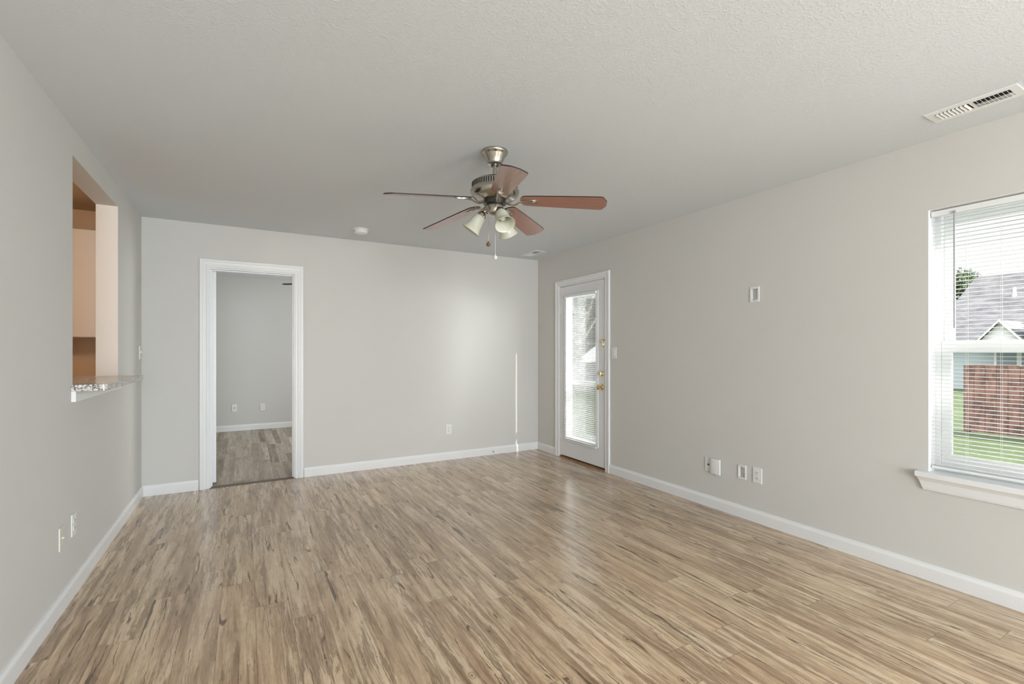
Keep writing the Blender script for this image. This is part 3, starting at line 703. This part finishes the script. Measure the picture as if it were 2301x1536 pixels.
# ------------------------------------------------------------------ ceiling fan
def make_fan(loc, rot):
    f = thing('ceiling_fan', loc, rot, 'brushed nickel ceiling fan with five reddish wood blades and three bell shades', 'ceiling fan')
    z = lambda a: a - H
    L_ = lambda pr: [(r_, z(a)) for r_, a in pr]
    MB().lathe(L_([(0, 2.4398), (0.077, 2.4398), (0.0775, 2.432), (0.075, 2.424), (0.069, 2.420), (0.066, 2.413), (0.057, 2.398), (0.049, 2.380), (0.045, 2.370), (0.045, 2.363), (0.040, 2.360), (0, 2.360)]), 40).build('canopy', M_NICKEL, f, True)
    MB().lathe(L_([(0, 2.3601), (0.024, 2.3601), (0.022, 2.352), (0, 2.352)]), 24).build('ball_cover', M_NICKEL_DARK, f, True)
    MB().lathe(L_([(0, 2.352), (0.0125, 2.352), (0.0125, 2.292), (0.026, 2.288), (0.026, 2.279), (0, 2.279)]), 24).build('downrod', M_NICKEL, f, True)
    mo = MB().lathe(L_([(0, 2.2795), (0.040, 2.2795), (0.075, 2.276), (0.108, 2.268), (0.128, 2.256), (0.134, 2.251), (0.134, 2.217), (0.140, 2.213), (0.1435, 2.204), (0.142, 2.192), (0.136, 2.178), (0.120, 2.163), (0.098, 2.153), (0.070, 2.149), (0, 2.149)]), 56).build('motor_housing', M_NICKEL, f, True)
    mb = MB()
    for k in range(60):
        Mx = Matrix.Rotation(2*math.pi*k/60, 4, 'Z')
        mb.box((0.1325, -0.0034, z(2.220)), (0.1346, 0.0034, z(2.249)), 0, Mx)
    mb.build('vent_slot', M_DARK, mo)
    MB().lathe(L_([(0, 2.1489), (0.066, 2.1489), (0.066, 2.128), (0, 2.128)]), 32).build('flywheel', M_NICKEL_DARK, f, True)
    MB().lathe(L_([(0, 2.1279), (0.049, 2.1279), (0.051, 2.124), (0.051, 2.078), (0.048, 2.072), (0.040, 2.068), (0.020, 2.062), (0, 2.060)]), 36).build('switch_housing', M_NICKEL, f, True)
    # blades
    for k in range(5):
        a = R(-36.91 + 72 * k)
        Rz = Matrix.Rotation(a, 4, 'Z')
        tiltz = 0.011 * math.cos(R(-7.48 + 72*k)) 
        droop = math.atan2(0.046 - tiltz * 0.8, 0.49)
        Bm = Rz @ Matrix.Translation((0.150, 0, z(2.146))) @ Matrix.Rotation(droop, 4, 'Y') @ Matrix.Rotation(R(-13), 4, 'X')
        # outline: rounded root, widening, clipped corners at the tip
        half = []
        for i in range(9):
            q = math.pi/2 * i / 8
            half.append((0.035 - 0.035*math.cos(q), 0.050*math.sin(q)))
        half += [(0.10, 0.0545), (0.25, 0.061), (0.40, 0.066), (0.462, 0.067), (0.474, 0.062), (0.494, 0.026), (0.496, 0.018)]
        poly = half + [(x_, -y_) for x_, y_ in half[::-1] if y_ > 1e-6]
        me = MB().prism([(x_, y_) for x_, y_ in poly], -0.003, 0.003)
        b = me.build('blade', M_BLADE, f)
        b.data.materials.append(M_BLADE_EDGE)
        for p in b.data.polygons:
            if abs(p.normal.z) < 0.5 or p.normal.z > 0.5: p.material_index = 1
        b.matrix_local = Bm
        # blade iron: curved arm from the flywheel plus oval medallion under the blade root
        Bi = Bm.inverted() @ Rz
        P = lambda r_, zz: Bi @ Vector((r_, 0, zz))
        mb = MB()
        mb.tube([P(0.060, z(2.138)), P(0.085, z(2.126)), P(0.105, z(2.120)), P(0.130, z(2.126)), Vector((-0.004, 0, -0.012)), Vector((0.02, 0, -0.0075)), Vector((0.045, 0, -0.0075))], [0.010, 0.009, 0.008, 0.0075, 0.0075, 0.008, 0.007], 10, (1.25, 0.6))
        ring = []
        for i in range(28):
            q = 2*math.pi*i/28
            ring.append((0.056 + 0.050*math.cos(q), 0.020*math.sin(q)))
        for (s, z0, z1) in ((1.0, -0.0060, -0.0031), (0.82, -0.0082, -0.0060)):
            mb.prism([(0.056 + (x_-0.056)*s, y_*s) for x_, y_ in ring], z0, z1)
        iron = mb.build('blade_iron', M_NICKEL, b, True)
        for xx in (0.035, 0.078): MB().ball((xx, 0, -0.0085), 0.004, 8).build('screw', M_STEEL, iron)
    # light kit
    for k, bdeg in enumerate((176, -64, 56)):
        a = R(bdeg - 29.43)
        Rz = Matrix.Rotation(a, 4, 'Z')
        hub = Vector((0.044, 0, z(2.094))); neck = Vector((0.072, 0, z(2.078)))
        ax = Vector((0.072, 0, -0.103)).normalized()
        arm = MB().tube([hub, (hub+neck)/2 + Vector((0.004, 0, 0.004)), neck], 0.010, 10).build('lamp_arm', M_NICKEL, f, True)
        arm.matrix_local = Rz
        Ms = Matrix.Translation(neck) @ ax.to_track_quat('Z', 'Y').to_matrix().to_4x4()
        so = MB().lathe([(0, -0.012), (0.012, -0.012), (0.020, -0.004), (0.027, 0.008), (0.029, 0.020), (0.027, 0.021), (0, 0.021)], 28, Ms).build('socket_cup', M_NICKEL, arm, True)
        prof = [(0.022, 0.012), (0.0285, 0.019), (0.0345, 0.033), (0.0380, 0.052), (0.0400, 0.072), (0.0435, 0.092), (0.0505, 0.110), (0.0585, 0.122)]
        outer = prof; inner = [(r_-0.003, q) for r_, q in prof[::-1]]
        sh = MB().lathe(outer + [(0.0575, 0.1235)] + inner + [(0.0, 0.014)], 40, Ms).build('lamp_shade', M_SHADE, arm, True)
        MB().lathe([(0, 0.022), (0.011, 0.022), (0.012, 0.036), (0.018, 0.052), (0.020, 0.064), (0.016, 0.076), (0.007, 0.082), (0, 0.083)], 20, Ms).build('bulb', M_SHADE, sh, True)
    # pull chains, positions in the camera-facing frame
    ux, uy = math.cos(R(-29.43)), math.sin(R(-29.43))
    dx, dy = -uy, ux
    for (off, zb, mat, rr) in ((-0.036, 1.889, M_KNOB, 0.0130), (0.004, 1.813, M_IVORY, 0.0125)):
        cx, cy = ux*off - dx*0.030, uy*off - dy*0.030
        c = MB().cyl((cx, cy, z(zb)), (cx, cy, z(2.080)), 0.0014, 6).build('pull_chain', M_STEEL, f)
        MB().ball((cx, cy, z(zb)), rr, 16).cyl((cx, cy, z(zb)+rr*0.8), (cx, cy, z(zb)+rr+0.006), 0.004, 8).build('pull_knob', mat, c, True)
    return f
fan = make_fan((1.276, 2.467, H), 0)

# ------------------------------------------------------------------ the next room, seen through the doorway
B0, B1, BX0, BX1 = BY+TB, 8.69, -1.0, 2.6
tag(MB().box((BX0-0.1, BY+0.055, -0.1), (BX1+0.1, B1+0.1, 0)).build('floor_bedroom', M_FLOOR2), kind=S)
tag(MB().box((BX0-0.1, B0, H), (BX1+0.1, B1+0.1, H+0.1)).build('ceiling_bedroom', M_CEIL), kind=S)
tag(MB().box((BX0-0.1, B1, 0), (BX1+0.1, B1+0.1, H)).build('wall_bedroom_back', M_WALL), kind=S)
tag(MB().box((BX0-0.1, B0, 0), (BX0, B1, H)).build('wall_bedroom_left', M_WALL), kind=S)
tag(MB().box((BX1, B0, 0), (BX1+0.1, B1, H)).build('wall_bedroom_right', M_WALL), kind=S)
tag(sweep_line(MB(), (BX0, B1, 0), (BX1, B1, 0), (0, -1, 0), BBP).build('baseboard_bedroom_back', M_TRIM), kind=S)
jackplate('cable_plate', (-0.141, B1, 0.363), 0, 'white cable jack plate on the wall seen through the doorway')
duplex((0.252, B1, 0.356), 0, 'white duplex outlet on the wall seen through the doorway')
fan2 = copy_tree(fan)
fan2['label'] = 'dark blade of a ceiling fan peeking in the room beyond the doorway'
fan2.location = (1.055, 6.62, H)
fan2.rotation_euler = (0, 0, R(180 + 36.91))

# ------------------------------------------------------------------ kitchen behind the pass-through
KX0 = -3.6
K0 = 1.8
tag(MB().box((KX0, K0, -0.1), (LX-TL, BY, 0)).build('floor_kitchen', M_FLOOR2), kind=S)
tag(MB().box((KX0, K0, H), (LX-0.02, BY, H+0.1)).build('ceiling_kitchen', M_KITCHEN), kind=S)  # dim warm light put into the ceiling colour
tag(MB().box((KX0-0.1, K0, 0), (KX0, BY, H)).build('wall_kitchen_left', M_KITCHEN), kind=S)
tag(MB().box((KX0-0.1, K0-0.1, 0), (LX-TL, K0, H)).build('wall_kitchen_rear', M_KITCHEN), kind=S)
tag(MB().box((KX0-0.1, BY, 0), (LX-TL, BY+0.1, H)).build('wall_kitchen_back', M_KITCHEN), kind=S)
kl = bpy.data.lights.new('kitchen_lamp', 'POINT'); kl.energy = 44; kl.color = (1.0, 0.76, 0.57); kl.shadow_soft_size = 0.12
ko = bpy.data.objects.new('kitchen_lamp', kl); COL.objects.link(ko); ko.location = (-2.2, 2.9, 2.22)

t = thing('wall_cabinet', (-2.0, BY, 1.376), 0, 'cream kitchen wall cabinet seen through the pass-through', 'cabinet')
cw = 2.0 - 0.91
MB().box((0, -0.315, 0), (cw, 0, 0.844)).build('body', M_CAB, t)
for k in range(2):
    MB().box((0.004 + k*cw/2, -0.334, 0.004), (cw/2 - 0.004 + k*cw/2, -0.3155, 0.840), 0.003).build('door', M_CAB, t)

t = thing('bar_counter', (LX, PT[0], 1.062), 0, 'speckled granite ledge on the pass-through sill with white apron below', 'counter')
yl = PT[1] - PT[0]
cr = []
for k in range(7):
    q = -math.pi/2 + math.pi/2*k/6
    cr.append((0.128 + 0.018*math.cos(q), -0.012 + 0.018*math.sin(q)))
cr2 = []
for k in range(7):
    q = math.pi/2*k/6
    cr2.append((0.128 + 0.018*math.cos(q), yl - 0.018 + 0.012*math.sin(q)))
poly = [(-0.27, 0.002), (0.001, 0.002), (0.001, -0.030)] + cr + cr2 + [(0.001, yl-0.006), (0.001, yl-0.002), (-0.27, yl-0.002)]
MB().prism(poly, 0.0005, 0.034, None, 0).build('granite_top', M_GRANITE, t)
MB().box((0.0005, -0.030, -0.055), (0.020, yl-0.006, 0.0), 0.002).build('apron', M_TRIM, t)

# unseen slab added to keep the sun out of the made-up side opening
tag(MB().box((RX+TR+0.001, -7.0, 2.40), (RX+TR+1.30, -1.05, 2.52)).build('sun_blocker', M_TRIM), kind=S)

# ------------------------------------------------------------------ outdoors
GZ = -0.15
tag(MB().box((RX+TR, -30, GZ-0.2), (70, 60, GZ)).build('lawn', M_GRASS), kind=S)

def fence(name, p, q, hgt, mat, label, gap=0.004, wdt=0.14):
    p, q = Vector(p), Vector(q); d = (q-p).normalized(); L = (q-p).length
    t = thing(name, p, math.degrees(math.atan2(d.y, d.x)), label, 'fence')
    rnd = random.Random(3)
    mb = MB(); k = 0
    while k * wdt < L:
        h = hgt + rnd.uniform(-0.012, 0.012)
        mb.box((k*wdt, -0.01, 0.02), (k*wdt + wdt - gap, 0.01, h)); k += 1
    mb.build('picket_panel', mat, t)
    for zz in (0.2, hgt-0.2): MB().box((0, 0.0105, zz), (L, 0.05, zz+0.09)).build('rail', mat, t)
    k = 0
    while k <= L:
        MB().box((k, 0.0505, 0), (k+0.09, 0.14, hgt-0.03)).build('post', mat, t); k += 2.4
    return t
fence('wooden_fence', (11.0, 3.35, GZ), (11.0, -3.5, GZ), 1.17, M_FENCE_RED, 'reddish brown wooden fence outside the window')
fence('wooden_fence', (3.9, 13.0, GZ), (18.0, 13.0, GZ), 1.02, M_FENCE_GREY, 'weathered grey wooden fence outside the patio door')

hs = thing('neighbor_house', (23.0, 0, GZ), 0, 'neighbouring house with grey shingle roof and pale teal siding', 'house')
HZ = -GZ
MB().box((0, -10, 0), (10, 7.7, 1.72+HZ)).build('wall', M_SIDING, hs)
mb = MB()
ez, rz_ = 1.70+HZ, 4.49+HZ
for (a, b) in (((-0.25, ez-0.14), (5.0, rz_)), ((10.25, ez-0.14), (5.0, rz_))):
    th = 0.12
    mb.face([(a[0], -10.3, a[1]), (a[0], 8.12, a[1]), (b[0], 8.12, b[1]), (b[0], -10.3, b[1])])
    mb.face([(a[0], -10.3, a[1]-th), (b[0], -10.3, b[1]-th), (b[0], 8.12, b[1]-th), (a[0], 8.12, a[1]-th)])
    for yy in (-10.3, 8.12): mb.face([(a[0], yy, a[1]), (b[0], yy, b[1]), (b[0], yy, b[1]-th), (a[0], yy, a[1]-th)])
    mb.face([(a[0], -10.3, a[1]), (a[0], -10.3, a[1]-th), (a[0], 8.12, a[1]-th), (a[0], 8.12, a[1])])
mb.build('roof', M_ROOF, hs)
mb = MB(); mb.face([(0, 7.7, 1.72+HZ), (10, 7.7, 1.72+HZ), (5.0, 7.7, rz_-0.15)]); mb.build('gable_wall', M_SIDING, hs)
for (ya, yb) in ((5.62, 6.12), (5.0, 5.5), (2.6, 3.6)):
    wf = MB().box((-0.05, ya-0.06, 0.55+HZ), (-0.001, yb+0.06, 1.45+HZ)).build('window', M_EXT_WHITE, hs)
    MB().box((-0.054, ya, 0.62+HZ), (-0.0505, yb, 1.38+HZ)).build('pane', M_EXT_GLASS, wf)
# small white gable over the entry
gy, gw, gzb, gza = 5.80, 0.50, 1.60+HZ, 2.22+HZ
mb = MB(); mb.prism([(gy-gw, gzb), (gy+gw, gzb), (gy, gza)], -0.9, 1.5, Matrix(((0,0,1,0),(1,0,0,0),(0,1,0,0),(0,0,0,1)))); mb.build('entry_gable', M_EXT_WHITE, hs)
mb = MB(); mr = MB()
for s in (-1, 1):
    mr.prism([(gy+s*(gw+0.12), gzb-0.14), (gy, gza+0.01), (gy, gza+0.081), (gy+s*(gw+0.12), gzb-0.069)], -1.06, -1.0005, Matrix(((0,0,1,0),(1,0,0,0),(0,1,0,0),(0,0,0,1))))
    mb.prism([(gy+s*(gw+0.12), gzb-0.14), (gy, gza+0.01), (gy, gza+0.08), (gy+s*(gw+0.12), gzb-0.07)], -1.0, 1.5, Matrix(((0,0,1,0),(1,0,0,0),(0,1,0,0),(0,0,0,1))))
mb.build('entry_gable_roof', M_ROOF, hs); mr.build('rake_board', M_EXT_WHITE, hs)
MB().box((-0.7, 3.0, 0), (-0.001, 5.25, 2.02+HZ)).build('bay_wall', M_SIDING, hs)
MB().box((-0.85, 2.9, 2.02+HZ), (0.9, 5.35, 2.12+HZ)).build('bay_roof', M_EXT_WHITE, hs)
MB().cyl((3.06, 6.44, 3.38+HZ), (3.06, 6.44, 3.72+HZ), 0.05, 12).cyl((3.06, 6.44, 3.30+HZ), (3.06, 6.44, 3.44+HZ), 0.11, 12, 0.06).build('vent_pipe', M_EXT_WHITE, hs)

def tree(loc, label, group, trunk_h, crown, nleaf, lsize, seed, barkm, branches=7):
    rnd = random.Random(seed)
    t = thing('leafy_tree', loc, 0, label, 'tree', group)
    cx, cy, cz, rx, ry, rz2 = crown
    mb = MB()
    mb.tube([(0, 0, 0), (0.05, 0.03, trunk_h*0.5), (cx*0.5, cy*0.5, trunk_h), (cx, cy, cz)], [0.16, 0.13, 0.10, 0.05], 8)
    for k in range(branches):
        a = rnd.uniform(0, 6.28); e_ = rnd.uniform(0.2, 1.1); L = rnd.uniform(0.5, 0.95)
        p = Vector((cx*0.5, cy*0.5, trunk_h*rnd.uniform(0.7, 1.1)))
        q = Vector((cx + rx*L*math.cos(a)*math.cos(e_), cy + ry*L*math.sin(a)*math.cos(e_), cz + rz2*L*math.sin(e_)*rnd.choice((1, 1, -0.5))))
        mb.tube([p, (p+q)/2 + Vector((0, 0, 0.2)), q], [0.06, 0.045, 0.02], 6)
    mb.build('trunk', barkm, t)
    mb = MB()
    clumps = [(Vector((rnd.gauss(0, 0.5), rnd.gauss(0, 0.5), rnd.gauss(0, 0.5))), rnd.uniform(0.18, 0.42)) for _ in range(26)]
    for k in range(nleaf):
        c, r_ = rnd.choice(clumps)
        v_ = Vector((rnd.gauss(0, 1), rnd.gauss(0, 1), rnd.gauss(0, 1))).normalized() * r_ * rnd.random()**0.4 + c
        if v_.length > 1.05: v_ = v_.normalized() * rnd.uniform(0.8, 1.05)
        p = Vector((cx + rx*v_.x, cy + ry*v_.y, cz + rz2*v_.z))
        a = Vector((rnd.gauss(0, 1), rnd.gauss(0, 1), rnd.gauss(0, 1))).normalized(); b = a.orthogonal().normalized()
        s = lsize * rnd.uniform(0.6, 1.3)
        mb.face([p - a*s, p + b*s*0.5, p + a*s, p - b*s*0.5])
    mb.build('foliage', M_LEAF, t, recalc=False)
    return t
tree((33.0, 10.9, GZ), 'green tree rising beside the grey roof outside the window', None, 2.6, (0, 0, 4.3, 1.9, 1.9, 1.7), 5000, 0.10, 5, M_BARK_DARK)
tg = 'trees beyond the grey fence'
tree((13.4, 17.5, GZ), 'nearer green tree with pale branches outside the patio door', tg, 1.8, (0, 0, 4.2, 2.6, 2.6, 2.9), 3200, 0.13, 8, M_BARK, 12)
tree((17.5, 22.5, GZ), 'dark green tree behind the nearer tree outside the patio door', tg, 1.5, (0, 0, 3.6, 3.6, 3.2, 3.4), 7000, 0.26, 9, M_BARK_DARK)
t = thing('garden_shed', (12.1, 14.1, GZ), 0, 'white low shed behind the grey fence outside the patio door', 'shed')
MB().box((0, 0, 0), (2.4, 1.5, 0.85), 0).build('wall', M_EXT_WHITE, t)
MB().prism([(-0.25, 0.84), (1.2, 1.75), (2.65, 0.84), (2.65, 0.92), (1.2, 1.84), (-0.25, 0.92)], -0.15, 1.65, Matrix(((1,0,0,0),(0,0,1,0),(0,1,0,0),(0,0,0,1)))).prism([(0, 0.85), (2.4, 0.85), (1.2, 1.74)], 0.01, 1.49, Matrix(((1,0,0,0),(0,0,1,0),(0,1,0,0),(0,0,0,1)))).build('roof', M_EXT_WHITE, t)
rnd = random.Random(40)
t = thing('shrub', (10.4, 14.6, GZ), 0, 'dark green shrub behind the grey fence outside the patio door', 'shrub')
mb = MB()
for i in range(1500):
    v_ = Vector((rnd.gauss(0, 1), rnd.gauss(0, 1), rnd.gauss(0, 1))).normalized() * rnd.random()**0.35
    p = Vector((v_.x*0.9, v_.y*0.7, 0.95 + v_.z*0.85))
    aa = Vector((rnd.gauss(0, 1), rnd.gauss(0, 1), rnd.gauss(0, 1))).normalized(); bb = aa.orthogonal().normalized(); s = 0.11*rnd.uniform(0.6, 1.3)
    mb.face([p - aa*s, p + bb*s*0.5, p + aa*s, p - bb*s*0.5])
mb.build('foliage', M_LEAF, t, recalc=False)
MB().tube([(0, 0, 0), (0, 0, 0.7)], [0.05, 0.03], 6).build('stem', M_BARK_DARK, t)
